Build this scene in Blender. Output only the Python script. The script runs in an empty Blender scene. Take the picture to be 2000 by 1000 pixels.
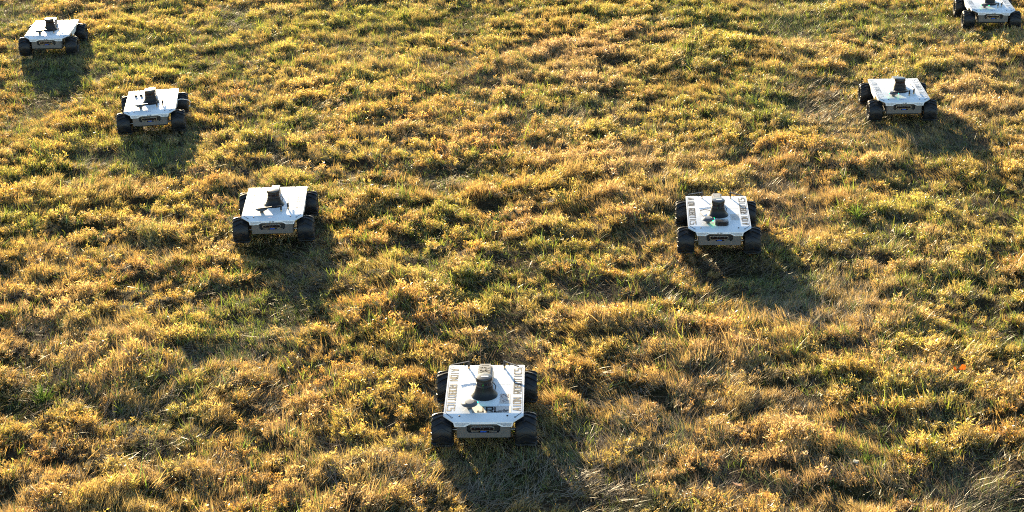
import bpy, bmesh, math, random
import numpy as np
from mathutils import Matrix, Vector, Euler

S = bpy.context.scene
C = S.collection
R = math.radians

# ------------------------------------------------------------------ camera, sky, sun, exposure
PITCH, ROLL, CAMH = 0.401323, -0.0192512, 3.48717
cam = bpy.data.cameras.new('camera')
cam.sensor_width = 36
cam.lens = 3173.4 / 2000 * 36
cam.clip_start = 0.1
cam.clip_end = 1000
co = bpy.data.objects.new('camera', cam)
C.objects.link(co)
fw = Vector((0, math.cos(PITCH), -math.sin(PITCH)))
rt0 = Vector((1, 0, 0))
up0 = Vector((0, math.sin(PITCH), math.cos(PITCH)))
rt = math.cos(ROLL) * rt0 + math.sin(ROLL) * up0
up = -math.sin(ROLL) * rt0 + math.cos(ROLL) * up0
m = Matrix((rt, up, -fw)).transposed().to_4x4()
m.translation = (0, 0, CAMH)
co.matrix_world = m
S.camera = co

SUN_EL, SUN_AZ = 12.0, -18.0            # azimuth from +Y towards +X
w = bpy.data.worlds.new('World')
S.world = w
w.use_nodes = True
nt = w.node_tree
nt.nodes.clear()
sky = nt.nodes.new('ShaderNodeTexSky')
sky.sky_type = 'NISHITA'
sky.sun_disc = False
sky.sun_elevation = R(SUN_EL)
sky.sun_rotation = R(SUN_AZ)
sky.air_density = 1.0
sky.dust_density = 0.4
sky.ozone_density = 1.8
bg = nt.nodes.new('ShaderNodeBackground')
bg.inputs['Strength'].default_value = 0.080
wo = nt.nodes.new('ShaderNodeOutputWorld')
nt.links.new(sky.outputs[0], bg.inputs[0])
nt.links.new(bg.outputs[0], wo.inputs[0])

sl = bpy.data.lights.new('sun', 'SUN')
sl.energy = 5.0
sl.angle = R(0.5)
sl.color = (1.0, 0.81, 0.51)
so = bpy.data.objects.new('sun', sl)
C.objects.link(so)
sd = Vector((math.sin(R(SUN_AZ)) * math.cos(R(SUN_EL)), math.cos(R(SUN_AZ)) * math.cos(R(SUN_EL)), math.sin(R(SUN_EL))))
so.rotation_euler = sd.to_track_quat('Z', 'Y').to_euler()
so.location = (0, 8, 6)

S.view_settings.view_transform = 'Standard'
S.view_settings.look = 'None'
S.view_settings.exposure = 2.35
S.view_settings.gamma = 1
S.view_settings.use_curve_mapping = False
S.cycles.use_denoising = False
S.cycles.filter_width = 1.1
S.cycles.max_bounces = 6
S.cycles.diffuse_bounces = 3
S.cycles.glossy_bounces = 2
S.cycles.transmission_bounces = 4
S.cycles.caustics_reflective = False
S.cycles.caustics_refractive = False

# ------------------------------------------------------------------ helpers
def new_mat(name):
    mt = bpy.data.materials.new(name)
    mt.use_nodes = True
    n = mt.node_tree.nodes
    n.clear()
    out = n.new('ShaderNodeOutputMaterial')
    return mt, n, mt.node_tree.links, out


def principled(name, col, rough=0.5, metal=0.0, spec=0.5, var=0.0, scale=40.0, bump=0.0, coat=0.0, emit=None, estr=0.0, dirt_or_glare=None):
    mt, n, l, out = new_mat(name)
    b = n.new('ShaderNodeBsdfPrincipled')
    b.inputs['Base Color'].default_value = (*col, 1)
    b.inputs['Roughness'].default_value = rough
    b.inputs['Metallic'].default_value = metal
    b.inputs['Specular IOR Level'].default_value = spec
    b.inputs['Coat Weight'].default_value = coat
    l.new(b.outputs[0], out.inputs[0])
    if emit:
        b.inputs['Emission Color'].default_value = (*emit, 1)
        b.inputs['Emission Strength'].default_value = estr
    if var or bump or dirt_or_glare:
        tc = n.new('ShaderNodeTexCoord')
        ns = n.new('ShaderNodeTexNoise')
        ns.inputs['Scale'].default_value = scale
        ns.inputs['Detail'].default_value = 6
        l.new(tc.outputs['Object'], ns.inputs['Vector'])
        if var or dirt_or_glare:
            rp = n.new('ShaderNodeValToRGB')
            d = dirt_or_glare or tuple(c * (1 - var) for c in col)
            rp.color_ramp.elements[0].color = (*d, 1)
            rp.color_ramp.elements[0].position = 0.33
            rp.color_ramp.elements[1].color = (*col, 1)
            rp.color_ramp.elements[1].position = 0.58
            l.new(ns.outputs['Fac'], rp.inputs[0])
            l.new(rp.outputs[0], b.inputs['Base Color'])
            mr = n.new('ShaderNodeMapRange')
            mr.inputs['To Min'].default_value = min(1, rough * 1.25)
            mr.inputs['To Max'].default_value = rough * 0.85
            l.new(ns.outputs['Fac'], mr.inputs['Value'])
            l.new(mr.outputs[0], b.inputs['Roughness'])
        if bump:
            bp = n.new('ShaderNodeBump')
            bp.inputs['Strength'].default_value = bump
            bp.inputs['Distance'].default_value = 0.002
            l.new(ns.outputs['Fac'], bp.inputs['Height'])
            l.new(bp.outputs[0], b.inputs['Normal'])
    return mt


M = {}
M['plate'] = principled('white_powder_coat', (0.68, 0.68, 0.67), 0.36, spec=0.5, var=0.16, scale=11, bump=0.03)
M['lip'] = principled('white_edge_coat', (0.78, 0.78, 0.78), 0.35, var=0.05, scale=14)
M['chassis'] = principled('grey_sheet_metal', (0.145, 0.132, 0.12), 0.5, metal=0.25, var=0.12, scale=70, bump=0.05)
M['dark'] = principled('dark_chassis', (0.02, 0.02, 0.022), 0.55)
M['tyre'] = principled('tyre_rubber', (0.010, 0.011, 0.014), 0.42, spec=0.32, dirt_or_glare=(0.030, 0.025, 0.018), scale=35, bump=0.15)
M['rim'] = principled('rim_plastic', (0.018, 0.018, 0.02), 0.4)
M['hub'] = principled('hub_metal', (0.35, 0.34, 0.33), 0.35, metal=1.0)
M['cone'] = principled('printed_black_plastic', (0.012, 0.012, 0.013), 0.38, spec=0.22, var=0.2, scale=60, bump=0.06)
M['lidar'] = principled('scanner_black', (0.014, 0.014, 0.015), 0.28, spec=0.5, coat=0.0)
M['glass'] = principled('scanner_window', (0.015, 0.008, 0.008), 0.12, spec=0.6)
M['box'] = principled('grey_printed_case', (0.11, 0.10, 0.085), 0.36, var=0.15, scale=45, bump=0.05)
M['boxside'] = principled('case_side', (0.05, 0.042, 0.035), 0.45)
M['camo'] = principled('speckled_case', (0.22, 0.20, 0.17), 0.45, dirt_or_glare=(0.03, 0.035, 0.045), scale=70)
M['puck'] = principled('receiver_dome', (0.07, 0.065, 0.06), 0.33, coat=0.1)
M['ink'] = principled('black_vinyl', (0.008, 0.008, 0.010), 0.55, spec=0.25)
M['glareink'] = principled('vinyl_painted_glare', (0.10, 0.10, 0.11), 0.34, dirt_or_glare=(0.5, 0.5, 0.5), scale=90)  # grey tone and pale specks paint a glossy reflection on black vinyl
M['antenna'] = principled('antenna_black', (0.008, 0.008, 0.01), 0.32)
M['gold'] = principled('connector_gold', (0.75, 0.50, 0.22), 0.3, metal=1.0)
M['silver'] = principled('camera_silver', (0.55, 0.52, 0.48), 0.3, metal=0.9)
M['blue'] = principled('blue_connector', (0.02, 0.09, 0.45), 0.4)
M['paper'] = principled('white_paper_label', (0.70, 0.70, 0.69), 0.5, var=0.06, scale=120)
M['sticker'] = principled('grey_sticker', (0.27, 0.265, 0.26), 0.42, var=0.1, scale=80)
M['brownink'] = principled('brown_marker', (0.13, 0.05, 0.03), 0.5)
M['paleink'] = principled('pale_print', (0.42, 0.42, 0.45), 0.5)
M['blueink'] = principled('blue_print', (0.05, 0.12, 0.5), 0.5)
M['cable'] = principled('black_cable', (0.015, 0.015, 0.015), 0.4)
M['wcable'] = principled('white_cable', (0.7, 0.68, 0.64), 0.4)
M['led'] = principled('green_led', (0.0, 0.5, 0.2), 0.3, emit=(0.0, 1.0, 0.14), estr=6.0)
M['vent'] = principled('vent_grey', (0.20, 0.20, 0.22), 0.5)


class MB:
    def __init__(s):
        s.v = []; s.f = []

    def add(s, vs, fs):
        o = len(s.v)
        s.v += [tuple(p) for p in vs]
        s.f += [tuple(i + o for i in f) for f in fs]
        return s

    def box(s, c, d, rz=0.0, rx=0.0, ry=0.0):
        mt = Matrix.Translation(c) @ Euler((rx, ry, rz)).to_matrix().to_4x4()
        vs = [mt @ Vector((x * d[0] / 2, y * d[1] / 2, z * d[2] / 2)) for x in (-1, 1) for y in (-1, 1) for z in (-1, 1)]
        return s.add(vs, [(0, 1, 3, 2), (4, 6, 7, 5), (0, 4, 5, 1), (2, 3, 7, 6), (0, 2, 6, 4), (1, 5, 7, 3)])

    def prism(s, poly, z0, z1, fn=None):
        """poly in 2D (counter clockwise), extruded; fn maps (a,b,h) to xyz"""
        fn = fn or (lambda a, b, h: (a, b, h))
        n = len(poly)
        vs = [fn(a, b, z0) for a, b in poly] + [fn(a, b, z1) for a, b in poly]
        fs = [tuple(reversed(range(n))), tuple(range(n, 2 * n))] + [(i, (i + 1) % n, n + (i + 1) % n, n + i) for i in range(n)]
        return s.add(vs, fs)

    def lathe(s, prof, n=32, c=(0, 0, 0), axis='z', cap=True):
        vs = []
        for r_, h in prof:
            for k in range(n):
                a = 2 * math.pi * k / n
                p = (r_ * math.cos(a), r_ * math.sin(a), h)
                if axis == 'x': p = (h, r_ * math.cos(a), r_ * math.sin(a))
                vs.append((p[0] + c[0], p[1] + c[1], p[2] + c[2]))
        fs = []
        for j in range(len(prof) - 1):
            for k in range(n):
                k2 = (k + 1) % n
                fs.append((j * n + k, j * n + k2, (j + 1) * n + k2, (j + 1) * n + k))
        if cap:
            fs.append(tuple(reversed(range(n))))
            fs.append(tuple(range((len(prof) - 1) * n, len(prof) * n)))
        return s.add(vs, fs)

    def tube(s, pts, r_, n=6):
        pts = [Vector(p) for p in pts]
        vs = []; fs = []
        for i, p in enumerate(pts):
            d = (pts[min(i + 1, len(pts) - 1)] - pts[max(i - 1, 0)]).normalized()
            a = d.cross(Vector((0, 0, 1)))
            if a.length < 1e-3: a = d.cross(Vector((0, 1, 0)))
            a.normalize(); b = d.cross(a)
            for k in range(n):
                t = 2 * math.pi * k / n
                vs.append(p + r_ * (math.cos(t) * a + math.sin(t) * b))
        for i in range(len(pts) - 1):
            for k in range(n):
                k2 = (k + 1) % n
                fs.append((i * n + k, i * n + k2, (i + 1) * n + k2, (i + 1) * n + k))
        fs.append(tuple(range(n))); fs.append(tuple(reversed(range((len(pts) - 1) * n, len(pts) * n))))
        return s.add(vs, fs)

    def mesh(s, name, mat, smooth=35, bevel=0.0):
        me = bpy.data.meshes.new(name)
        me.from_pydata(s.v, [], s.f)
        bm = bmesh.new(); bm.from_mesh(me)
        bmesh.ops.recalc_face_normals(bm, faces=bm.faces)
        if bevel:
            bmesh.ops.bevel(bm, geom=[e for e in bm.edges if len(e.link_faces) == 2 and e.calc_face_angle(0) > R(30)], offset=bevel, segments=2, affect='EDGES', clamp_overlap=True)
        bm.to_mesh(me); bm.free()
        me.materials.append(M[mat] if isinstance(mat, str) else mat)
        if smooth:
            me.shade_smooth()
            me.set_sharp_from_angle(angle=R(smooth))
        return me


def link(name, me, parent=None, loc=None):
    o = bpy.data.objects.new(name, me)
    C.objects.link(o)
    if parent: o.parent = parent
    if loc is not None: o.location = loc
    return o


# ------------------------------------------------------------------ numpy noise
def _hash(ix, iy, seed):
    h = (ix.astype(np.int64) * 374761393 + iy.astype(np.int64) * 668265263 + seed * 974634777) & 0xFFFFFFFF
    h = ((h ^ (h >> 13)) * 1274126177) & 0xFFFFFFFF
    h = (h ^ (h >> 16)) & 0xFFFFFFFF
    return h / 4294967295.0


def vnoise(x, y, seed):
    ix = np.floor(x); iy = np.floor(y)
    fx = x - ix; fy = y - iy
    fx = fx * fx * fx * (fx * (fx * 6 - 15) + 10); fy = fy * fy * fy * (fy * (fy * 6 - 15) + 10)
    a = _hash(ix, iy, seed); b = _hash(ix + 1, iy, seed); c = _hash(ix, iy + 1, seed); d = _hash(ix + 1, iy + 1, seed)
    return (a * (1 - fx) + b * fx) * (1 - fy) + (c * (1 - fx) + d * fx) * fy


def fbm(x, y, f, seed, octv=3):
    t = 0; amp = 1; s = 0
    ca, sa = math.cos(0.6), math.sin(0.6)
    for k in range(octv):
        t = t + amp * vnoise(x * f + 17.3 * k, y * f - 9.1 * k, seed + k); s += amp
        x, y = ca * x - sa * y, sa * x + ca * y
        f *= 2.03; amp *= 0.5
    return t / s


def sstep(a, b, v):
    t = np.clip((v - a) / (b - a), 0, 1)
    return t * t * (3 - 2 * t)


# rovers: x, y, heading
ROV = {'A': (-0.1283, 6.3054, -1.47), 'B': (1.145, 8.3689, -4.36), 'C': (-1.3451, 8.6545, 2.94), 'D': (-2.4353, 10.6351, 7.3),
       'E': (-3.6184, 12.6044, 3.79), 'F': (2.6436, 10.5696, -3.34), 'G': (3.8826, 12.8469, -5.32)}


def foot(x, y):
    """1 under and close round a rover"""
    o = np.zeros_like(x)
    for X, Y, t in ROV.values():
        ct, st = math.cos(R(t)), math.sin(R(t))
        lx = ct * (x - X) + st * (y - Y); ly = -st * (x - X) + ct * (y - Y) - 0.01
        d = np.maximum(np.abs(lx) / 0.24, np.abs(ly) / 0.30)
        o = np.maximum(o, 1 - sstep(0.95, 1.45, d))
    return o


CAMG = (0.0, 0.0)
PATCH = []


def g(u, v):
    """ground point seen at a spot of the survey picture (2000 x 1000)"""
    d = fw + rt * ((u - 1000) / 3173.4) + up * ((500 - v) / 3173.4)
    t = CAMH / -d.z
    return d.x * t, d.y * t


def patch(u, v, ru, rv, kind, s=1.0):
    x, y = g(u, v); x1, _ = g(u + ru, v); _, y1 = g(u, v - rv)
    PATCH.append((x, y, abs(x1 - x), abs(y1 - y), kind, s))


# kinds: flat (mown, low), straw, green, hollow (low + dark green), rust, gold, mound
for p in [
    (915, 40, 45, 22, 'flat'), (870, 130, 60, 22, 'straw'), (870, 130, 60, 22, 'flat', .6), (1150, 120, 150, 60, 'pink'), (1000, 55, 90, 30, 'gold'), (1050, 85, 40, 10, 'rust'),
    (1370, 35, 80, 30, 'green'), (1550, 45, 60, 30, 'hollow'), (1600, 25, 150, 30, 'green'), (1750, 40, 90, 30, 'hollow', .7), (1610, 200, 60, 50, 'flat'), (1600, 200, 55, 40, 'pink'),
    (1900, 180, 90, 50, 'pink'), (1500, 200, 60, 40, 'green'), (1340, 110, 90, 30, 'green', .7), (1560, 90, 60, 30, 'pink'), (1700, 90, 60, 18, 'gold'),
    (250, 100, 180, 60, 'yellow'), (250, 90, 200, 60, 'green', .5), (750, 50, 200, 50, 'green', .5), (1000, 30, 200, 30, 'green', .5), (1750, 120, 250, 60, 'green', .45), (1300, 180, 200, 60, 'green', .4), (150, 250, 200, 60, 'green', .35), (700, 60, 200, 50, 'yellow'), (600, 160, 120, 40, 'gold'), (440, 45, 60, 15, 'rust', .6), (450, 30, 25, 14, 'hollow'), (20, 25, 50, 40, 'hollow'),  # last hollow: dark green tint paints an off-screen shadow in the corner
    (440, 120, 80, 30, 'hollow', .4), (600, 240, 130, 40, 'yellow', .7), (90, 190, 60, 45, 'flat', .8), (60, 240, 100, 30, 'rust', .6), (60, 320, 120, 50, 'yellow', .6),
    (1000, 255, 120, 30, 'rust', .5), (1150, 230, 120, 40, 'yellow', .7), (880, 190, 100, 25, 'gold'), (1250, 320, 120, 35, 'pink'), (1370, 255, 80, 30, 'rust', .5),
    (725, 365, 80, 25, 'straw'), (725, 360, 60, 16, 'flat'), (690, 385, 70, 14, 'mound', 1.3), (880, 350, 80, 22, 'hollow', .7), (870, 365, 60, 18, 'straw', .6), (780, 330, 80, 20, 'rust', .6),
    (320, 510, 40, 35, 'straw'), (430, 480, 70, 25, 'pink'), (360, 500, 60, 25, 'mound', .5), (70, 430, 90, 50, 'yellow'), (60, 520, 90, 40, 'gold'), (25, 480, 60, 30, 'rust', .8),
    (560, 590, 100, 80, 'flat', .7), (610, 530, 70, 35, 'straw', .8), (490, 640, 90, 50, 'green', .8), (310, 300, 80, 35, 'green'), (310, 310, 80, 30, 'flat', .6), (100, 150, 60, 35, 'green'), (95, 145, 65, 30, 'flat', .6),
    (830, 510, 35, 14, 'hollow', 1.2), (990, 515, 70, 18, 'hollow'), (1080, 470, 60, 22, 'yellow'), (680, 460, 60, 40, 'rust', .6), (700, 500, 60, 30, 'pink', .6), (1060, 440, 50, 20, 'pink', .8),
    (760, 625, 90, 45, 'rust', 1.0), (760, 620, 80, 45, 'mound', .8), (930, 590, 110, 40, 'yellow', .6), (1190, 560, 90, 45, 'rust', .4), (1120, 545, 60, 20, 'flat', .6), (1050, 500, 60, 20, 'hollow', .6),
    (1350, 590, 60, 35, 'rust', .5), (1500, 560, 110, 60, 'flat', .7), (1540, 620, 110, 50, 'straw', .9), (1540, 560, 60, 40, 'green', .5), (1450, 660, 110, 40, 'mound', .8), (1430, 670, 100, 40, 'rust', .5),
    (1680, 590, 90, 50, 'straw', .8), (1680, 580, 80, 40, 'pink', .8), (1560, 430, 60, 50, 'pink'), (1560, 420, 50, 40, 'flat', .8), (1690, 420, 60, 40, 'green', .9), (1700, 480, 50, 25, 'hollow', .6), (1930, 400, 60, 50, 'hollow', .7), (1800, 400, 60, 30, 'yellow', .8),
    (200, 690, 110, 45, 'straw', .8), (230, 700, 110, 45, 'mound', 1.1), (230, 720, 120, 50, 'gold', .7), (430, 770, 60, 50, 'straw', 1), (440, 760, 70, 40, 'pink'), (430, 760, 60, 35, 'mound', .9), (400, 695, 90, 20, 'flat'), (420, 700, 90, 30, 'straw', .7),
    (85, 770, 60, 35, 'hollow'), (30, 830, 60, 50, 'rust', .8), (250, 790, 70, 18, 'flat', .9), (260, 775, 70, 14, 'straw'), (200, 850, 90, 25, 'gold'), (340, 880, 60, 25, 'hollow', .5), (300, 930, 100, 40, 'pink', .5), (60, 960, 80, 40, 'pink', .7),
    (1020, 940, 140, 45, 'straw', 1.2), (1020, 930, 150, 45, 'flat', .9), (930, 930, 60, 30, 'green', .5), (740, 960, 80, 40, 'pink'), (720, 950, 80, 40, 'straw', .7), (880, 860, 40, 25, 'gold'), (650, 800, 130, 60, 'rust', .4), (560, 880, 90, 40, 'yellow', .5), (620, 700, 120, 40, 'rust', .4),
    (1220, 800, 120, 50, 'straw', .7), (1180, 750, 90, 40, 'gold', .6), (1180, 830, 70, 30, 'flat', .6), (1160, 860, 50, 25, 'hollow', .5), (1330, 790, 70, 40, 'pink', .6), (1250, 700, 60, 40, 'flat', .5), (1180, 590, 60, 30, 'flat', .5),
    (1390, 720, 70, 40, 'straw', .6), (1420, 700, 50, 30, 'pink', .6), (1520, 750, 60, 30, 'pink', .7), (1580, 770, 40, 20, 'flat'), (1650, 800, 80, 40, 'rust', .6), (1880, 740, 110, 40, 'gold', .9), (1900, 730, 110, 40, 'mound', .9), (1950, 830, 60, 40, 'rust', .5),
    (1690, 900, 70, 30, 'hollow', .8), (1680, 910, 90, 35, 'straw', .8), (1560, 930, 60, 40, 'pink', .8), (1750, 860, 50, 20, 'flat', .7), (1820, 880, 40, 30, 'mound', .8), (1830, 880, 40, 30, 'yellow', .6), (1940, 960, 100, 40, 'flat', 1.3), (1940, 960, 100, 35, 'grey', 1.2),
    (1430, 940, 60, 40, 'flat', .8), (1350, 930, 60, 40, 'pink', .5), (1560, 870, 110, 20, 'mound', .6), (1900, 600, 80, 50, 'yellow', .5), (1720, 300, 90, 30, 'flat', .5), (1870, 270, 70, 30, 'flat', .6), (1880, 290, 80, 30, 'hollow', .4), (1750, 280, 60, 25, 'straw', .6),
]:
    patch(*p)


def field(kind, x, y):
    o = np.zeros_like(x)
    wx = 0.16 * (fbm(x, y, 3.0, 71, 2) - 0.5); wy = 0.3 * (fbm(x, y, 3.0, 77, 2) - 0.5)
    for px, py, rx, ry, k, s in PATCH:
        if k != kind: continue
        d = ((x + wx - px) / rx) ** 2 + ((y + wy - py) / ry) ** 2
        o += s * np.exp(-0.9 * d)
    return o


def lumps(x, y):
    """0..1 clumpiness of the turf: rounded heads with hollows between"""
    a = fbm(x * 0.85, y * 1.3, 2.4, 5, 2)
    b = fbm(x * 0.9, y * 1.35, 5.6, 11, 2)
    c = fbm(x, y * 1.2, 12.0, 13, 2)
    return np.clip(0.30 * sstep(0.3, 0.7, a) + 0.42 * sstep(0.34, 0.66, b) + .50 * sstep(.3, .7, c) - .10, 0, 1.1)


def env(x, y):
    ft = foot(x, y)
    lp = lumps(x, y)
    flat = np.clip(field('flat', x, y) + 0.8 * field('hollow', x, y) + 0.7 * sstep(.64, .78, fbm(x, y, 2.6, 41, 3)), 0, 1.2)
    mound = field('mound', x, y)
    body = np.clip(lp * (1 - 0.85 * flat) + 0.45 * mound, 0, 1.4) * (1 - 0.35 * ft)
    z = (0.045 * (fbm(x, y, 0.8, 3, 2) - 0.5) - 0.014 + 0.051 * (body - 0.35)) * (1 - ft) - 0.004 * ft
    return z, body, flat, ft


# ------------------------------------------------------------------ ground
def axis(lo, hi, step, far, grow=1.35):
    a = list(np.arange(lo, hi + 1e-6, step))
    s = step; p = hi; o = []
    while p < far: s *= grow; p += s; o.append(p)
    s = step; p = lo; q = []
    while p > -far: s *= grow; p -= s; q.append(p)
    return np.array(q[::-1] + a + o)


gx = axis(-7.5, 7.5, 0.05, 300); gy = axis(4.0, 17.5, 0.05, 300)
GX, GY = np.meshgrid(gx, gy)
gz, gb, gf, gft = env(GX.ravel(), GY.ravel())
far = sstep(18, 60, np.hypot(GX.ravel(), GY.ravel()))
gz = gz * (1 - far)
nx, ny = len(gx), len(gy)
vv = np.stack([GX.ravel(), GY.ravel(), gz], -1)
ii = np.arange(nx * ny).reshape(ny, nx)
ff = np.stack([ii[:-1, :-1], ii[:-1, 1:], ii[1:, 1:], ii[1:, :-1]], -1).reshape(-1, 4)
me = bpy.data.meshes.new('ground')
me.vertices.add(len(vv)); me.vertices.foreach_set('co', vv.ravel())
me.loops.add(ff.size); me.loops.foreach_set('vertex_index', ff.ravel())
me.polygons.add(len(ff)); me.polygons.foreach_set('loop_start', np.arange(0, ff.size, 4))
me.update(); me.validate(); me.shade_smooth()
ground = link('ground', me)
ground['kind'] = 'structure'
mt, n, l, out = new_mat('thatch_soil')
b = n.new('ShaderNodeBsdfPrincipled'); b.inputs['Roughness'].default_value = 0.95; b.inputs['Specular IOR Level'].default_value = 0.1
tc = n.new('ShaderNodeTexCoord')
n1 = n.new('ShaderNodeTexNoise'); n1.inputs['Scale'].default_value = 90; n1.inputs['Detail'].default_value = 8
n2 = n.new('ShaderNodeTexNoise'); n2.inputs['Scale'].default_value = 2.5; n2.inputs['Detail'].default_value = 5
r1 = n.new('ShaderNodeValToRGB')
r1.color_ramp.elements[0].position = 0.35; r1.color_ramp.elements[0].color = (0.014, 0.010, 0.006, 1)
r1.color_ramp.elements[1].position = 0.7; r1.color_ramp.elements[1].color = (0.065, 0.046, 0.027, 1)
r2 = n.new('ShaderNodeValToRGB')
r2.color_ramp.elements[0].position = 0.4; r2.color_ramp.elements[0].color = (0.55, 0.75, 0.35, 1)
r2.color_ramp.elements[1].position = 0.6; r2.color_ramp.elements[1].color = (1, 0.9, 0.75, 1)
mx = n.new('ShaderNodeMix'); mx.data_type = 'RGBA'; mx.blend_type = 'MULTIPLY'; mx.inputs['Factor'].default_value = 1
bp = n.new('ShaderNodeBump'); bp.inputs['Strength'].default_value = 0.8; bp.inputs['Distance'].default_value = 0.01
l.new(tc.outputs['Object'], n1.inputs['Vector']); l.new(tc.outputs['Object'], n2.inputs['Vector'])
l.new(n1.outputs['Fac'], r1.inputs[0]); l.new(n2.outputs['Fac'], r2.inputs[0])
l.new(r1.outputs[0], mx.inputs['A']); l.new(r2.outputs[0], mx.inputs['B']); l.new(mx.outputs['Result'], b.inputs['Base Color'])
l.new(n1.outputs['Fac'], bp.inputs['Height']); l.new(bp.outputs[0], b.inputs['Normal']); l.new(b.outputs[0], out.inputs[0])
me.materials.append(mt)


# ------------------------------------------------------------------ grass
def leaf_material(name, trans=0.5, gloss=0.06):
    mt, n, l, out = new_mat(name)
    ti = n.new('ShaderNodeAttribute'); ti.attribute_type = 'INSTANCER'; ti.attribute_name = 'tint'
    lv = n.new('ShaderNodeAttribute'); lv.attribute_type = 'GEOMETRY'; lv.attribute_name = 'leafvar'
    mx = n.new('ShaderNodeMix'); mx.data_type = 'RGBA'; mx.blend_type = 'MULTIPLY'; mx.inputs['Factor'].default_value = 1
    l.new(ti.outputs['Color'], mx.inputs['A']); l.new(lv.outputs['Color'], mx.inputs['B'])
    df = n.new('ShaderNodeBsdfDiffuse'); tr = n.new('ShaderNodeBsdfTranslucent'); gl = n.new('ShaderNodeBsdfGlossy')
    gl.inputs['Roughness'].default_value = 0.42
    gl.inputs['Color'].default_value = (0.9, 0.88, 0.82, 1)
    sat = n.new('ShaderNodeHueSaturation'); sat.inputs['Saturation'].default_value = 1.06; sat.inputs['Value'].default_value = 1.25
    l.new(mx.outputs['Result'], sat.inputs['Color'])
    l.new(mx.outputs['Result'], df.inputs['Color']); l.new(sat.outputs[0], tr.inputs['Color'])
    m1 = n.new('ShaderNodeMixShader'); m1.inputs[0].default_value = trans
    m2 = n.new('ShaderNodeMixShader'); m2.inputs[0].default_value = gloss
    l.new(df.outputs[0], m1.inputs[1]); l.new(tr.outputs[0], m1.inputs[2])
    l.new(m1.outputs[0], m2.inputs[1]); l.new(gl.outputs[0], m2.inputs[2]); l.new(m2.outputs[0], out.inputs[0])
    return mt


LEAF = leaf_material('weed_leaf', 0.55, 0.09)
STRAW = leaf_material('straw_blade', 0.45, 0.04)
GREEN = leaf_material('green_blade', 0.55, 0.07)


class Leafy:
    def __init__(s, rng): s.v = []; s.f = []; s.c = []; s.r = rng

    def blade(s, base, ang, lean, length, width, bend, col, seg=3, tipcol=None):
        """a tapering curved blade; ang = heading, lean = tilt from vertical, bend = added tilt towards the tip"""
        r_ = s.r
        p = np.array(base, float); o = len(s.v)
        side_a = ang + math.pi / 2 + r_.uniform(-0.9, 0.9)
        sv = np.array([math.cos(side_a), math.sin(side_a), r_.uniform(-.3, .3)])
        for k in range(seg + 1):
            t = k / seg
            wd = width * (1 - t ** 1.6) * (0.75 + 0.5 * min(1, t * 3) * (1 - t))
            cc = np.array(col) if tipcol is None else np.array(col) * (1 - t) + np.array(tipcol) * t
            if k == seg:
                s.v.append(tuple(p)); s.c.append(tuple(cc))
            else:
                s.v.append(tuple(p - sv * wd / 2)); s.v.append(tuple(p + sv * wd / 2)); s.c += [tuple(cc)] * 2
            th = lean + bend * t
            d = np.array([math.cos(ang) * math.sin(th), math.sin(ang) * math.sin(th), math.cos(th)])
            p = p + d * length / seg
        for k in range(seg):
            a = o + 2 * k
            if k == seg - 1: s.f.append((a, a + 1, a + 2))
            else: s.f.append((a, a + 1, a + 3, a + 2))
        return p

    def leaflet(s, base, d, length, width, col):
        d = np.array(d, float); d /= np.linalg.norm(d)
        q = np.array([s.r.uniform(-1, 1), s.r.uniform(-1, 1), s.r.uniform(-1, 1)]); sv = np.cross(d, q); sv /= (np.linalg.norm(sv) + 1e-6)
        b = np.array(base); o = len(s.v)
        s.v += [tuple(b), tuple(b + d * length * .45 + sv * width / 2), tuple(b + d * length), tuple(b + d * length * .45 - sv * width / 2)]
        s.c += [tuple(col)] * 4
        s.f.append((o, o + 1, o + 2, o + 3))

    def mesh(s, name, mat):
        me = bpy.data.meshes.new(name)
        me.from_pydata(s.v, [], s.f)
        at = me.color_attributes.new('leafvar', 'FLOAT_COLOR', 'POINT')
        a = np.ones((len(s.v), 4), np.float32); a[:, :3] = np.array(s.c)
        at.data.foreach_set('color', a.ravel())
        me.materials.append(mat)
        return me


def jig(r_, base=1.0, a=0.3):
    v = base * (1 + r_.uniform(-a, a))
    return (v * (1 + r_.uniform(-.10, .10)), v, v * (1 + r_.uniform(-.15, .15)))


def make_weed(seed):
    r_ = random.Random(seed); L = Leafy(r_)
    for k in range(r_.randint(5, 7)):
        a = r_.uniform(0, 6.283); le = r_.uniform(.05, .75); h = r_.uniform(.028, .056)
        bx, by = r_.gauss(0, .009), r_.gauss(0, .009)
        c0 = jig(r_, .75, .25)
        L.blade((bx, by, -.012), a, le, h, .0022, r_.uniform(-.2, .5), c0, 2)
        for j in range(r_.randint(7, 10)):
            t = r_.uniform(.35, 1.0)
            p = np.array([bx + math.cos(a) * math.sin(le) * h * t, by + math.sin(a) * math.sin(le) * h * t, -.012 + math.cos(le) * h * t])
            b = r_.uniform(0, 6.283); ln = r_.uniform(.007, .0165)
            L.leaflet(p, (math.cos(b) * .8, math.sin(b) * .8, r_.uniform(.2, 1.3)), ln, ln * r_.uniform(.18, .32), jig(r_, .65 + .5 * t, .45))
    return L.mesh('weed_spray', LEAF)


def make_fine(seed):
    r_ = random.Random(seed); L = Leafy(r_)
    for k in range(15):
        a = r_.gauss(0, .55); le = r_.uniform(.1, .8)
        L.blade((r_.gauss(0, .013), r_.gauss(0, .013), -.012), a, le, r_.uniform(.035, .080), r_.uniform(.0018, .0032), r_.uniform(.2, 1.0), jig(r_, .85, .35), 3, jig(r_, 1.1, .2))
    return L.mesh('fine_tuft', STRAW)


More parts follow.
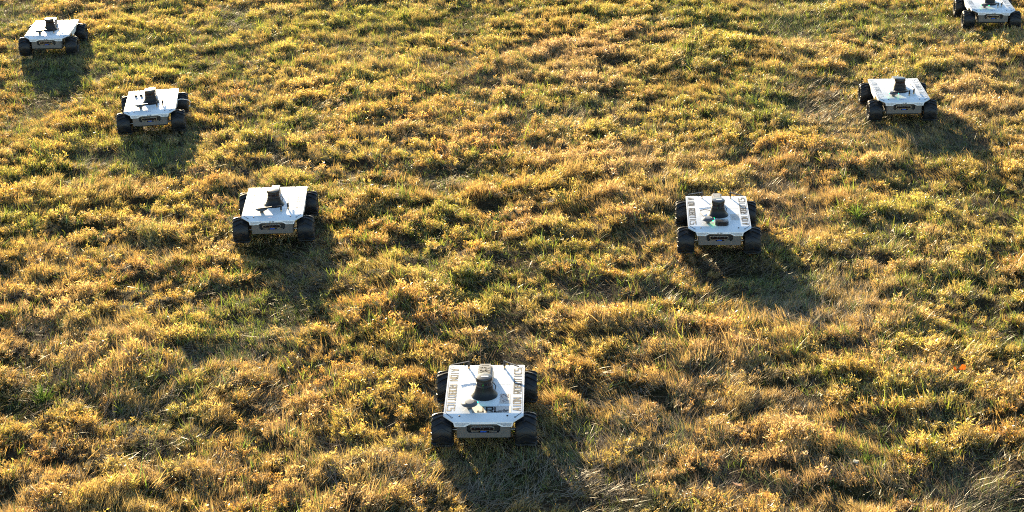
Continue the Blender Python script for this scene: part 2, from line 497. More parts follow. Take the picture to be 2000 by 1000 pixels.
def make_flat(seed):
    r_ = random.Random(seed); L = Leafy(r_)
    for k in range(16):
        a = r_.gauss(0, .6) + (math.pi if r_.random() < .12 else 0)
        L.blade((r_.gauss(-.03, .03), r_.gauss(0, .03), r_.uniform(-.004, .006)), a, r_.uniform(.8, 1.45), r_.uniform(.045, .11), r_.uniform(.0018, .0036), r_.uniform(.0, .35), jig(r_, .9, .4), 3, jig(r_, 1.0, .3))
    return L.mesh('flat_straw', STRAW)


def make_green(seed):
    r_ = random.Random(seed); L = Leafy(r_)
    for k in range(9):
        a = r_.uniform(0, 6.283)
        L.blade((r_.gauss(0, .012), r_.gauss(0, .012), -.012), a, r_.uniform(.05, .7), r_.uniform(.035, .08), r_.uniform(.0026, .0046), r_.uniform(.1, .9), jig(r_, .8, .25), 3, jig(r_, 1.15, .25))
    return L.mesh('green_tuft', GREEN)


rng = np.random.default_rng(7)


def scatter(density_in, density_out):
    """points inside the part of the field in view (with a wide margin) and thinner beyond"""
    pts = []
    x0, x1, y0, y1 = -6.6, 6.6, 4.6, 17.0
    n_ = int(density_in * (x1 - x0) * (y1 - y0))
    x = rng.uniform(x0, x1, n_); y = rng.uniform(y0, y1, n_)
    half = 0.65 + 0.345 * y
    ed = np.abs(x) - half
    keep = (ed < 0) & (y < 15.2) & (y > 5.2)
    thin = rng.random(n_) < 0.35
    k = keep | (thin & (ed < 2.0))
    x = x[k]; y = y[k]
    n2_ = int(density_out * 900)
    xo = rng.uniform(-22, 22, n2_); yo = rng.uniform(-4, 40, n2_)
    k = (np.abs(xo) > 0.65 + 0.345 * yo + 1.9) | (yo > 17) | (yo < 4.6)
    return np.concatenate([x, xo[k]]), np.concatenate([y, yo[k]])


def slope_at(x, y):
    e = 0.03
    z = env(x, y)[0]
    return z, (env(x + e, y)[0] - z) / e, (env(x, y + e)[0] - z) / e


def palette(x, y, n_):
    """tint of the weedy turf at each point: rust, tan, yellow green, green"""
    a = fbm(x, y, 2.6, 101, 3); b_ = fbm(x, y, 3.1, 131, 3); c_ = fbm(x, y, 2.8, 161, 3)
    r0 = rng.random(n_); r1 = rng.random(n_)
    tan = np.array([0.46, 0.305, 0.095]); rust = np.array([0.37, 0.185, 0.052]); yg = np.array([0.37, 0.325, 0.065]); gr = np.array([0.11, 0.15, 0.028]); pink = np.array([0.42, 0.28, 0.15])
    w_r = sstep(.47, .66, a) * .75 + .75 * field('rust', x, y) + .12
    w_y = sstep(.44, .62, b_) * .5 + .8 * field('yellow', x, y) + .12
    w_g = sstep(.52, .72, c_) * .6 + 1.1 * field('green', x, y) + 1.0 * field('hollow', x, y) + .10
    w_p = sstep(.48, .66, 1 - b_) * .6 + 1.3 * field('pink', x, y) + 0.8 * field('grey', x, y)
    w_t = .75 + .9 * field('gold', x, y)
    W = np.stack([w_t, w_r, w_y, w_g, w_p], -1)
    # sharpen so that single plants take sides
    W = W * (0.35 + 1.3 * rng.random((n_, 5)))
    W = W ** 1.7; W /= W.sum(-1, keepdims=True)
    col = W @ np.stack([tan, rust, yg, gr, pink])
    col *= (0.72 + 0.56 * r0)[:, None]
    return col, W


def cloud(name, label, cat, x, y, z, rot, scl, idx, tint, variants):
    me = bpy.data.meshes.new(name)
    n_ = len(x)
    me.vertices.add(n_)
    me.vertices.foreach_set('co', np.stack([x, y, z], -1).astype(np.float32).ravel())
    at = me.attributes.new('rot', 'FLOAT_VECTOR', 'POINT'); at.data.foreach_set('vector', rot.astype(np.float32).ravel())
    at = me.attributes.new('scl', 'FLOAT_VECTOR', 'POINT'); at.data.foreach_set('vector', scl.astype(np.float32).ravel())
    at = me.attributes.new('idx', 'INT', 'POINT'); at.data.foreach_set('value', idx.astype(np.int32))
    at = me.attributes.new('tint', 'FLOAT_COLOR', 'POINT')
    t4 = np.ones((n_, 4), np.float32); t4[:, :3] = tint
    at.data.foreach_set('color', t4.ravel())
    ob = link(name, me)
    ob['kind'] = 'stuff'; ob['label'] = label; ob['category'] = cat
    col = bpy.data.collections.new(name + '_plants')
    for v in variants:
        col.objects.link(bpy.data.objects.new(v.name, v))
    ng = bpy.data.node_groups.new(name + '_scatter', 'GeometryNodeTree')
    ng.interface.new_socket('Geometry', in_out='INPUT', socket_type='NodeSocketGeometry')
    ng.interface.new_socket('Geometry', in_out='OUTPUT', socket_type='NodeSocketGeometry')
    N = ng.nodes; Lk = ng.links
    gi = N.new('NodeGroupInput'); go = N.new('NodeGroupOutput')
    ci = N.new('GeometryNodeCollectionInfo'); ci.inputs['Collection'].default_value = col
    ci.inputs['Separate Children'].default_value = True; ci.inputs['Reset Children'].default_value = True
    ip = N.new('GeometryNodeInstanceOnPoints'); ip.inputs['Pick Instance'].default_value = True
    def na(nm, ty):
        q = N.new('GeometryNodeInputNamedAttribute'); q.data_type = ty; q.inputs['Name'].default_value = nm
        return q.outputs['Attribute']
    Lk.new(gi.outputs[0], ip.inputs['Points']); Lk.new(ci.outputs[0], ip.inputs['Instance'])
    Lk.new(na('idx', 'INT'), ip.inputs['Instance Index'])
    Lk.new(na('rot', 'FLOAT_VECTOR'), ip.inputs['Rotation']); Lk.new(na('scl', 'FLOAT_VECTOR'), ip.inputs['Scale'])
    Lk.new(ip.outputs[0], go.inputs[0])
    md = ob.modifiers.new('scatter', 'NODES'); md.node_group = ng
    return ob


def tilt(sx, sy, rz, jx, n_):
    """euler that follows the slope in part and adds jitter (XYZ order, applied before heading is small enough to ignore order)"""
    ex = sy * 0.5 + rng.normal(0, jx, n_); ey = -sx * 0.5 + rng.normal(0, jx, n_)
    c_, s_ = np.cos(-rz), np.sin(-rz)
    return np.stack([c_ * ex - s_ * ey, s_ * ex + c_ * ey, rz], -1)


def comb(x, y):
    """lie of the long straw"""
    return 6.283 * fbm(x, y, 0.75, 211, 2) * 1.4 - 2.6 + 1.2 * (fbm(x, y, 3.5, 231, 2) - .5)


# weeds
def clumps(x, y, f, seed, floor):
    return floor + (1 - floor) * sstep(.40, .55, fbm(x, y * 1.15, f, seed, 2))


x, y = scatter(1250, 30)
z, body, flat, ft = env(x, y)
str_f = np.clip(field('straw', x, y) * 1.0 + sstep(.62, .76, fbm(x, y, 1.5, 301, 3)) * .6, 0, 1)
keep = rng.random(len(x)) < np.clip(1.0 - 0.80 * flat - 0.85 * str_f - .35 * ft, 0.06, 1) * (0.22 + 0.78 * sstep(.05, .45, body)) * clumps(x, y, 12.0, 501, .20)
x, y = x[keep], y[keep]; body = body[keep]; ft = ft[keep]; flat = flat[keep]
n_ = len(x); z, sx, sy = slope_at(x, y)
rz = rng.uniform(0, 6.283, n_)
s = (0.55 + 0.75 * body) * rng.uniform(.75, 1.2, n_) * (1 - .1 * np.clip(ft, 0, 1)) * (1 - .3 * np.clip(flat, 0, 1))
col, W = palette(x, y, n_)
cloud('weed_cover', 'low golden brown and yellow green weeds covering the field', 'weeds', x, y, z, tilt(sx, sy, rz, .25, n_), np.stack([s, s, s * (.62 + .42 * body)], -1), rng.integers(0, 9, n_), col, [make_weed(i) for i in range(9)])
NW = n_

# fine dry grass standing between
x, y = scatter(1750, 22)
z, body, flat, ft = env(x, y)
str_f = np.clip(field('straw', x, y) + field('pink', x, y) * .6 + .7 * sstep(.56, .72, fbm(x, y, 1.5, 301, 3)), 0, 1)
keep = rng.random(len(x)) < np.clip(0.42 + 0.8 * str_f + .3 * ft - .4 * flat, 0.05, 1) * clumps(x, y, 9.0, 531, .42) * (.45 + .55 * sstep(.0, .35, body))
x, y = x[keep], y[keep]; body = body[keep]; ft = ft[keep]; flat = flat[keep]; str_f = str_f[keep]
n_ = len(x); z, sx, sy = slope_at(x, y)
rz = comb(x, y) + rng.normal(0, .35, n_)
s = (0.55 + 0.6 * body) * rng.uniform(.75, 1.2, n_) * (1 - .15 * ft) * np.where(rng.random(n_) < .06, 1.35, 1)
col, W = palette(x, y, n_)
dry = np.array([0.44, 0.30, 0.120]) * (0.75 + .5 * rng.random(n_))[:, None]
col = col * (.55 - .3 * str_f)[:, None] + dry * (.45 + .3 * str_f)[:, None]
cloud('dry_grass', 'fine dry straw coloured grass standing in combed patches', 'grass', x, y, z, tilt(sx, sy, rz, .2, n_), np.stack([s, s, s], -1), rng.integers(0, 7, n_), col, [make_fine(100 + i) for i in range(7)])

# straw lying flat
x, y = scatter(460, 14)
z, body, flat, ft = env(x, y)
keep = rng.random(len(x)) < np.clip(0.25 + 0.9 * flat + 0.5 * field('straw', x, y) + .3 * ft, 0, 1)
x, y = x[keep], y[keep]; body = body[keep]; flat = flat[keep]; ft = ft[keep]
n_ = len(x); z, sx, sy = slope_at(x, y)
rz = comb(x, y) + rng.normal(0, .55, n_)
s = rng.uniform(.6, 1.1, n_)
sf = np.clip(field('straw', x, y) - field('grey', x, y), 0, 1)
col = (np.array([0.16, 0.12, 0.070]) * (1 - sf)[:, None] + np.array([0.30, 0.245, 0.17]) * sf[:, None]) * (0.6 + .7 * rng.random(n_))[:, None]
gm = (rng.random(n_) < .22 + .4 * np.clip(field('green', x, y), 0, 1))
col[gm] = np.array([0.11, 0.135, 0.04]) * (0.7 + .6 * rng.random(gm.sum()))[:, None]
cloud('flattened_straw', 'pale straw blades lying flat between the clumps', 'straw', x, y, z + .004, tilt(sx * 1.8, sy * 1.8, rz, .06, n_), np.stack([s, s, s], -1), rng.integers(0, 7, n_), col, [make_flat(200 + i) for i in range(7)])

# green grass
x, y = scatter(620, 14)
z, body, flat, ft = env(x, y)
gf_ = field('green', x, y) * .7 + field('hollow', x, y) * .7 + field('yellow', x, y) * .35 + sstep(.50, .70, fbm(x, y, 1.3, 401, 3)) * .5
keep = rng.random(len(x)) < np.clip(0.22 + gf_ - .3 * field('pink', x, y), 0.08, 1)
x, y = x[keep], y[keep]; body = body[keep]; ft = ft[keep]
n_ = len(x); z, sx, sy = slope_at(x, y)
rz = rng.uniform(0, 6.283, n_)
s = (0.6 + 0.5 * body) * rng.uniform(.7, 1.25, n_) * (1 - .1 * ft) * np.where(rng.random(n_) < .05, 1.5, 1)
k = rng.random(n_)[:, None]
col = (np.array([0.075, 0.12, 0.022]) * (1 - k) + np.array([0.23, 0.25, 0.042]) * k) * (0.75 + .5 * rng.random(n_))[:, None]
cloud('green_grass', 'green and yellow green blades growing through the dry turf', 'grass', x, y, z, tilt(sx, sy, rz, .2, n_), np.stack([s, s, s], -1), rng.integers(0, 7, n_), col, [make_green(300 + i) for i in range(7)])
print('instances', NW, n_)


# ------------------------------------------------------------------ rovers
def stroke(mb, pts, wd0, z=0.0, th=0.0006, closed=False):
    """flat stroked polyline"""
    P = [Vector((a, b_)) for a, b_ in pts]
    if closed: P.append(P[0])
    for p, q in zip(P[:-1], P[1:]):
        d = (q - p)
        if d.length < 1e-6: continue
        d.normalize()
        wd = wd0 if not isinstance(wd0, tuple) else wd0[0] * abs(d.x) + wd0[1] * (1 - abs(d.x))
        nn = Vector((-d.y, d.x)) * wd / 2; e = d * min(wd, 0.004 if isinstance(wd0, tuple) else 1) / 2 * 0.98
        mb.prism([tuple(p - e - nn), tuple(q + e - nn), tuple(q + e + nn), tuple(p - e + nn)], z, z + th)


GL = {
    'A': [[(0, 0), (.4, 1), (.6, 1), (1, 0)], [(.2, .32), (.8, .32)]],
    'I': [[(.5, 0), (.5, 1)]],
    'O': [[(.0, .0), (1, 0), (1, .8), (.85, 1), (0, 1), (0, 0)]],
    'N': [[(0, 0), (0, 1), (1, 0), (1, 1)]],
    'R': [[(0, 0), (0, 1), (.9, 1), (1, .85), (1, .55), (.9, .42), (0, .42)], [(.45, .42), (1, 0)]],
    'B': [[(0, 0), (0, 1), (.85, 1), (.95, .85), (.95, .6), (.85, .5), (0, .5)], [(.85, .5), (1, .38), (1, .1), (.9, 0), (0, 0)]],
    'T': [[(0, 1), (1, 1)], [(.5, 1), (.5, 0)]],
    'C': [[(1, 1), (.15, 1), (0, .85), (0, .15), (.15, 0), (1, 0)]],
    'S': [[(1, 1), (0, 1), (0, .52), (1, .52), (1, 0), (0, 0)]],
    'D': [[(0, 0), (0, 1), (.7, 1), (1, .75), (1, .25), (.7, 0), (0, 0)]],
    'L': [[(0, 1), (0, 0), (1, 0)]],
    'J': [[(0, .25), (.0, .0), (.8, 0), (.8, 1)]],
    '2': [[(0, .8), (.3, 1), (.8, .95), (.9, .7), (.5, .35), (0, 0), (.4, .08), (1, .02)]],
}


def text(mb, s, org, ux, uy, w, h, pitch, wd, z):
    """ux,uy unit vectors of the writing direction and of the letters' up"""
    for i, ch in enumerate(s):
        if ch == ' ': continue
        ww = w if ch != 'I' else 0.001
        for pl in GL[ch]:
            off = i * pitch + (0 if ch != 'I' else w / 2)
            pts = [(org[0] + ux[0] * (off + a * ww) + uy[0] * b_ * h, org[1] + ux[1] * (off + a * ww) + uy[1] * b_ * h) for a, b_ in pl]
            stroke(mb, pts, wd, z)


ZP = 0.180       # plate top
YB = -0.216      # bend line
SL = 0.30        # slope of the nose
def zn(y_): return ZP + SL * (y_ - YB) if y_ < YB else ZP

MESH = {}
def build_meshes():
    # plate: thin sheet bent down at the nose
    outl = [(-.170, .232), (-.164, .236), (.164, .236), (.170, .232), (.170, YB), (.170, -.229), (.128, -.2645), (-.128, -.2645), (-.170, -.229), (-.170, YB)]
    mb = MB()
    top = [(a, b_, zn(b_)) for a, b_ in outl]; bot = [(a, b_, zn(b_) - .004) for a, b_ in outl]
    nn = len(outl)
    mb.add(top + bot, [(0, 1, 2, 3, 4, 9), (4, 5, 6, 7, 8, 9), (nn + 9, nn + 4, nn + 3, nn + 2, nn + 1, nn), (nn + 9, nn + 8, nn + 7, nn + 6, nn + 5, nn + 4)] + [(i, nn + i, nn + (i + 1) % nn, (i + 1) % nn) for i in range(nn)])
    MESH['top_plate'] = mb.mesh('top_plate', 'plate', 20)
    # side skirts
    prof = [(.234, .1765), (.234, .162), (.150, .161), (.118, .152), (.100, .128), (.088, .124), (-.040, .124), (-.052, .128), (-.075, .154), (-.100, .161), (-.214, .161), (-.228, .1705), (-.226, .1725), (-.214, .1765)]
    for sx in (-1, 1):
        mb = MB(); mb.prism(prof if sx > 0 else prof[::-1], .1665, .1695, (lambda a, b_, h, sx=sx: (sx * (h - (.18 - b_) * .10), a, b_)))
        MESH['side_skirt%d' % sx] = mb.mesh('side_skirt', 'lip', 25)
    # front fascia lip: outer ends deep, raised middle; leans back a little
    zt = zn(-.2645)
    pr = [(-.128, zt - .0005), (-.122, zt - .022), (-.078, zt - .022), (-.056, zt - .0105), (.056, zt - .0105), (.078, zt - .022), (.122, zt - .022), (.128, zt - .0005)]
    mb = MB(); mb.prism(pr, 0, .004, lambda a, b_, h: (a, -.2655 + h - (zt - b_) * .12, b_))
    MESH['fascia'] = mb.mesh('fascia', 'lip', 25, bevel=.0006)
    for sx in (-1, 1):
        for k in range(3):
            mb = MB(); zz = zt - .0065 - k * .0048; x0 = .120 - k * .001; x1 = .064 + k * .009 + (0 if k else -.004)
            mb.box((sx * (x0 + x1) / 2, -.2665 - (zt - zz) * .12 - .0002, zz), (x0 - x1, .0012, .0016))
            MESH['vent%d%d' % (sx, k)] = mb.mesh('vent_slot', 'vent', 0)
    mb = MB()
    for i, ch in enumerate('AION'):
        for pl in GL[ch]:
            ww = .0045 if ch != 'I' else .0005
            pts = [(-.013 + i * .0068 + a * ww, zt - .0078 + b_ * .0050) for a, b_ in pl]
            q = MB(); stroke(q, pts, .0012, 0, .0008)
            mb.add([(a, -.2668 - h - (zt - b_) * .12 + .0006, b_) for a, b_, h in q.v], q.f)
    MESH['nose_lettering'] = mb.mesh('nose_lettering', 'ink', 0)
    # chassis
    mb = MB(); mb.box((0, .000, .107), (.214, .400, .092)); mb.box((0, -.012, .162), (.300, .420, .022))
    MESH['chassis'] = mb.mesh('chassis', 'dark', 0, bevel=.003)
    # front panel with an opening
    xo, z0, z1 = .111, .088, .1535
    ox, oz0, oz1, ch_ = .071, .111, .1455, .009
    Y0, Y1 = -.2600, -.2570
    outer = [(-xo, z0), (xo, z0), (xo, z1), (-xo, z1)]
    inner = [(-ox + ch_, oz0), (ox - ch_, oz0), (ox, oz0 + ch_), (ox, oz1 - ch_ * .5), (ox - ch_ * .5, oz1), (-ox + ch_ * .5, oz1), (-ox, oz1 - ch_ * .5), (-ox, oz0 + ch_)]
    vs = [(a, Y0, b_) for a, b_ in outer + inner] + [(a, Y1, b_) for a, b_ in outer + inner]
    O = [0, 1, 2, 3]; I = [4, 5, 6, 7, 8, 9, 10, 11]
    fr = [(0, 1, 5, 4), (1, 6, 5), (1, 2, 7, 6), (2, 8, 7), (2, 3, 9, 8), (3, 10, 9), (3, 0, 11, 10), (0, 4, 11)]
    fs = list(fr) + [tuple(i + 12 for i in reversed(f)) for f in fr]
    fs += [(a, a + 12, (a + 1) % 4 + 12, (a + 1) % 4) for a in range(4)]
    fs += [(4 + a, 4 + (a + 1) % 8, 16 + (a + 1) % 8, 16 + a) for a in range(8)]
    mb = MB(); mb.add(vs, fs)
    # side returns of the sheet
    MESH['side_sheet'] = MB().box((xo + .0015, -.150, .118), (.003, .214, .060)).mesh('side_sheet', 'chassis', 0)
    MESH['front_panel'] = mb.mesh('front_panel', 'chassis', 0)
    mb = MB(); mb.box((0, -.2400, .128), (.144, .008, .036))
    mb.box((0, -.248, .1095), (.142, .020, .003))
    MESH['recess'] = mb.mesh('recess', 'dark', 0)
    # depth camera pill
    def pill(hw, hh, n_=8):
        p = []
        for k in range(n_ + 1):
            a = -math.pi / 2 + math.pi * k / n_; p.append((hw - hh + hh * math.cos(a), hh * math.sin(a)))
        for k in range(n_ + 1):
            a = math.pi / 2 + math.pi * k / n_; p.append((-hw + hh + hh * math.cos(a), hh * math.sin(a)))
        return p
    f = lambda a, b_, h: (a - .004, -.262 + h, b_ + .131)
    mb = MB(); mb.prism(pill(.0515, .0105), 0, .020, f); MESH['depth_camera'] = mb.mesh('depth_camera', 'silver', 30, bevel=.0008)
    mb = MB(); mb.prism(pill(.0475, .0072), -.0012, .001, f); MESH['camera_window'] = mb.mesh('camera_window', 'glass', 0)
    mb = MB()
    for k, xx in enumerate((-.033, -.008, .004, .030)):
        mb.lathe([(.0036, 0), (.0036, .0008), (.002, .0014)], 12, (0, 0, 0))
        o = len(mb.v) - 36
        mb.v[o:] = [(a - .004 + xx, -.2636 - c_, b_ + .131) for a, b_, c_ in mb.v[o:]]
    MESH['camera_lens'] = mb.mesh('camera_lens', 'lidar', 0)
    mb = MB(); mb.box((-.001, -.251, .1145), (.026, .012, .005)); MESH['usb_plug'] = mb.mesh('usb_plug', 'blue', 0)
    mb = MB(); mb.box((-.037, -.250, .1135), (.032, .010, .0035)); MESH['camera_bracket'] = mb.mesh('camera_bracket', 'silver', 0)
    # wheels
    Rw = .0745
    prof = [(.036, .030), (.043, .043), (.050, .0455), (.058, .0455), (.0645, .042), (.0672, .034), (.0676, .0), (.0672, -.034), (.0645, -.042), (.058, -.0455), (.050, -.0455), (.043, -.043), (.036, -.030)]
    mb = MB(); mb.lathe(prof, 48, axis='x', cap=False)
    N_ = 14
    path = [(.000, .0672, .00), (.016, .0672, .12), (.032, .0668, .24), (.0405, .0640, .30), (.0452, .0580, .32), (.0458, .0520, .32)]
    for side in (-1, 1):
        for k in range(N_):
            a0 = 2 * math.pi * (k + (.0 if side > 0 else .0)) / N_
            ring = []
            for j, (xx, rb, da) in enumerate(path):
                hgt = (.0070, .0072, .0072, .0064, .0036, .0004)[j]
                ox_ = 0 if j < 3 else (.0006, .0026, .0008)[j - 3]
                wdt = (.05, .06, .07, .08, .075, .06)[j]
                for (ra, aa, xo_) in ((rb - .002, a0 + da - wdt, 0), (rb + hgt, a0 + da - wdt * .75, ox_), (rb + hgt, a0 + da + wdt * .75, ox_), (rb - .002, a0 + da + wdt, 0)):
                    ring.append((side * (xx + xo_), -ra * math.cos(aa), -ra * math.sin(aa)))
            fs = []
            for j in range(len(path) - 1):
                for q in range(3):
                    fs.append((j * 4 + q, j * 4 + q + 1, j * 4 + q + 5, j * 4 + q + 4))
            fs.append((0, 1, 2, 3)); e = (len(path) - 1) * 4; fs.append((e + 3, e + 2, e + 1, e))
            mb.add(ring, fs)
    MESH['tyre'] = mb.mesh('tyre', 'tyre', 28)
    mb = MB()
    mb.lathe([(.039, .036), (.041, .041), (.037, .040), (.033, .022), (.012, .012)], 32, axis='x', cap=False)
    mb.lathe([(.039, -.036), (.041, -.041), (.037, -.040), (.033, -.022), (.012, -.012)], 32, axis='x', cap=False)
    for k in range(6):
        a = math.pi / 3 * k
        for sx in (-1, 1):
            mb.box((sx * .020, math.cos(a) * .022, math.sin(a) * .022), (.006, .026, .007), rx=a)
    MESH['rim'] = mb.mesh('rim', 'rim', 35)
    mb = MB(); mb.lathe([(.004, -.034), (.010, -.033), (.010, .018), (.006, .026), (.003, .0265)], 16, axis='x')
    MESH['wheel'] = mb.mesh('wheel_hub', 'hub', 35)
    mb = MB(); mb.lathe([(.006, -.15), (.006, .15)], 12, axis='x')
    MESH['axle'] = mb.mesh('axle', 'hub', 35)
    # lidar cone, body
    cx, cy = -.0015, -.050
    MESH['scanner_base'] = MB().lathe([(.057, ZP + .0004), (.0575, ZP + .003), (.0545, ZP + .006), (.047, ZP + .013), (.041, ZP + .024), (.0375, ZP + .036), (.0365, ZP + .048)], 48, (cx, cy, 0)).mesh('scanner_base', 'cone', 30)
    MESH['scanner'] = MB().lathe([(.0350, ZP + .048), (.0355, ZP + .0510), (.0355, ZP + .058), (.0345, ZP + .059), (.0345, ZP + .0605), (.0335, ZP + .061), (.0335, ZP + .071), (.0355, ZP + .0715), (.0360, ZP + .073), (.0360, ZP + .087), (.0345, ZP + .090), (.030, ZP + .0915)], 48, (cx, cy, 0)).mesh('scanner', 'lidar', 30)
    mb = MB(); mb.lathe([(.0342, ZP + .062), (.0342, ZP + .070)], 48, (cx, cy, 0), cap=False)
    MESH['scanner_window'] = mb.mesh('scanner_window', 'glass', 30)
    mb = MB(); mb.box((cx + .004, cy - .002, ZP + .0920), (.030, .008, .0008), rz=.05)
    MESH['cap_label'] = mb.mesh('cap_label', 'paper', 0)
    # tall scanner of the older builds (broader shoulders, thick cap)
    # camera housing behind the lidar
    def hous(w0, w1, y0, y1, h, bev, mat, nm):
        mb = MB()
        vs = [(-w0 / 2 - .002, y0, ZP + .0004), (w0 / 2 - .002, y0, ZP + .0004), (w0 / 2 - .002, y1, ZP + .0004), (-w0 / 2 - .002, y1, ZP + .0004),
              (-w1 / 2 - .002, y0, ZP + h), (w1 / 2 - .002, y0, ZP + h), (w1 / 2 - .002, y1 - .006, ZP + h), (-w1 / 2 - .002, y1 - .006, ZP + h)]
        mb.add(vs, [(0, 3, 2, 1), (4, 5, 6, 7), (0, 1, 5, 4), (1, 2, 6, 5), (2, 3, 7, 6), (3, 0, 4, 7)])
        return mb.mesh(nm, mat, 35, bevel=bev)
    MESH['case_wide'] = hous(.074, .060, -.005, .152, .054, .008, 'box', 'rear_case')
    MESH['case_camo'] = hous(.066, .052, -.005, .150, .055, .006, 'camo', 'rear_case')
    MESH['case_plain'] = hous(.050, .046, -.005, .148, .047, .002, 'box', 'rear_case')
    mb = MB(); mb.prism([(-.026, .0), (.022, .0), (.022, .140), (-.026, .140)], ZP + .0542, ZP + .0555)
    MESH['case_strip'] = mb.mesh('case_strip', 'box', 0)
    mb = MB(); text(mb, 'DR', (.016, .040), (0, 1), (-1, 0), .026, .036, .036, .0060, ZP + .0556)
    mb.prism([(-.018, .122), (.014, .122), (.014, .126), (-.018, .126)], ZP + .0556, ZP + .0562)
    MESH['case_lettering'] = mb.mesh('case_lettering', 'ink', 0)
    mb = MB(); mb.box((.0243, .065, ZP + .026), (.0012, .11, .030)); MESH['case_side'] = mb.mesh('case_side_panel', 'boxside', 0)
    # cables
    mb = MB(); mb.tube([(.030, .02, ZP + .025), (.040, .005, ZP + .028), (.047, -.015, ZP + .024), (.044, -.032, ZP + .014), (.034, -.040, ZP + .010)], .0022, 8)
    MESH['cable'] = mb.mesh('cable', 'cable', 40)
    mb = MB(); mb.tube([(-.040, .0, ZP + .004), (-.070, .008, ZP + .010), (-.098, -.02, ZP + .012), (-.100, -.045, ZP + .010), (-.085, -.085, ZP + .008), (-.066, -.12, ZP + .006)], .0018, 8)
    MESH['loop_cable'] = mb.mesh('cable', 'cable', 40)
    # gps puck
    MESH['receiver'] = MB().lathe([(.010, ZP + .0004), (.010, ZP + .012), (.020, ZP + .014), (.034, ZP + .022), (.0355, ZP + .0245), (.034, ZP + .027), (.027, ZP + .031), (.020, ZP + .0325), (.0195, ZP + .0340), (.006, ZP + .0350)], 40, (0, 0, 0)).mesh('receiver', 'puck', 30)
    MESH['led'] = MB().lathe([(.0008, -.0026), (.003, -.0012), (.003, .0012), (.0008, .0026)], 10).mesh('led', 'led', 60)
    # antennas: stub, connector, paddle
    MESH['antenna_stub'] = MB().lathe([(.0055, .010), (.0055, .034), (.004, .036)], 12).mesh('antenna_stub', 'antenna', 35)
    MESH['connector'] = MB().lathe([(.0042, 0), (.0048, .002), (.0048, .004), (.0036, .005), (.0036, .0105)], 8).mesh('connector', 'gold', 35)
    mb = MB(); mb.box((.040, 0, .033), (.088, .010, .0042)); MESH['paddle'] = mb.mesh('paddle', 'antenna', 35, bevel=.002)
    mb = MB(); mb.box((.060, 0, .033), (.128, .011, .006)); MESH['paddle_long'] = mb.mesh('paddle', 'antenna', 35, bevel=.002)
    # black box near the nose
    mb = MB(); mb.prism([(-.036, -.012), (-.024, -.026), (.024, -.026), (.036, -.012), (.034, .020), (-.034, .020)], ZP + .0004, ZP + .022)
    mb.prism([(-.030, -.010), (-.022, -.020), (.022, -.020), (.030, -.010), (.028, .0), (-.028, .0)], ZP + .022, ZP + .024)
    MESH['radio_box'] = mb.mesh('radio_box', 'antenna', 35, bevel=.002)
    # screws, holes
    MESH['bolt'] = MB().lathe([(.0042, 0), (.0042, .0012), (.003, .0020)], 14).mesh('bolt', 'ink', 35)
    MESH['small_bolt'] = MB().lathe([(.0026, 0), (.0026, .0010), (.0016, .0014)], 10).mesh('bolt', 'vent', 35)
    # letterings and lines
    for key, mat, wd in (('ink', 'ink', (.0088, .0050)), ('grey', 'glareink', (.0056, .0032))):
        mb = MB(); text(mb, 'AION ROBOTICS', (-.1565, .200), (0, -1), (1, 0), .0205, .0305, .0308, wd, ZP + .0002); MESH['text_left_' + key] = mb.mesh('lettering', mat, 0)
        mb = MB(); text(mb, 'AION ROBOTICS', (.1565, -.192), (0, 1), (-1, 0), .0205, .0305, .0308, wd, ZP + .0002); MESH['text_right_' + key] = mb.mesh('lettering', mat, 0)
    for sx, nm in ((-1, 'left'), (1, 'right')):
        mb = MB()
        stroke(mb, [(sx * .142, .214), (sx * .157, .214), (sx * .1635, .207), (sx * .1635, -.202), (sx * .157, -.2135)], .0013, ZP + .0002)
        q = MB(); stroke(q, [(sx * .157, -.2175), (sx * .138, -.2355)], .0022, 0)
        stroke(q, [(sx * (.1345 + .0036 * math.cos(a * .785)), -.239 + .0036 * math.sin(a * .785)) for a in range(9)], .0014, 0)
        mb.add([(a, b_, zn(b_) + .0002 + c_) for a, b_, c_ in q.v], q.f)
        MESH['line_' + nm] = mb.mesh('circuit_line', 'ink', 0)
    # papers and stickers
    def sheet(x0, y0, x1, y1, mat, nm, z=.0003, th=.0003):
        mb = MB(); mb.prism([(x0, y0), (x1, y0), (x1, y1), (x0, y1)], ZP + z, ZP + z + th); return mb.mesh(nm, mat, 0)
    MESH['paper_left'] = sheet(-.108, .020, -.055, .175, 'paper', 'paper_label')
    MESH['paper_right'] = sheet(.058, .050, .112, .175, 'paper', 'paper_label')
    MESH['sticker_small'] = sheet(.066, -.130, .112, -.040, 'sticker', 'sticker')
    MESH['sticker_wide'] = sheet(-.050, -.213, .117, -.152, 'sticker', 'sticker')
    mb = MB()
    rr = random.Random(4)
    for yy in np.arange(.160, .035, -.009): stroke(mb, [(-.103, yy), (-.103 + rr.uniform(.02, .042), yy)], .0011, ZP + .0007, .0002)
    for yy in np.arange(.160, .062, -.008): stroke(mb, [(.063, yy), (.063 + rr.uniform(.02, .042), yy)], .0011, ZP + .0007, .0002)
    MESH['fine_print'] = mb.mesh('fine_print', 'paleink', 0)
    mb = MB(); text(mb, 'URL' if False else 'JRL', (-.024, -.204), (1, 0), (0, 1), .026, .038, .036, .0075, ZP + .0007)
    for k in range(3):
        stroke(mb, [(.094 + (.006 + .004 * k) * math.cos(a * .6), -.184 + (.006 + .004 * k) * math.sin(a * .6)) for a in range(4 + k, 11)], .0014, ZP + .0007)
    stroke(mb, [(.062, -.196), (.074, -.190), (.086, -.202), (.098, -.203)], .0022, ZP + .0007)
    MESH['sticker_lettering'] = mb.mesh('sticker_lettering', 'ink', 0)
    mb = MB(); text(mb, '2', (.103, -.075), (0, 1), (-1, 0), .030, .030, .03, .0024, ZP + .0007)
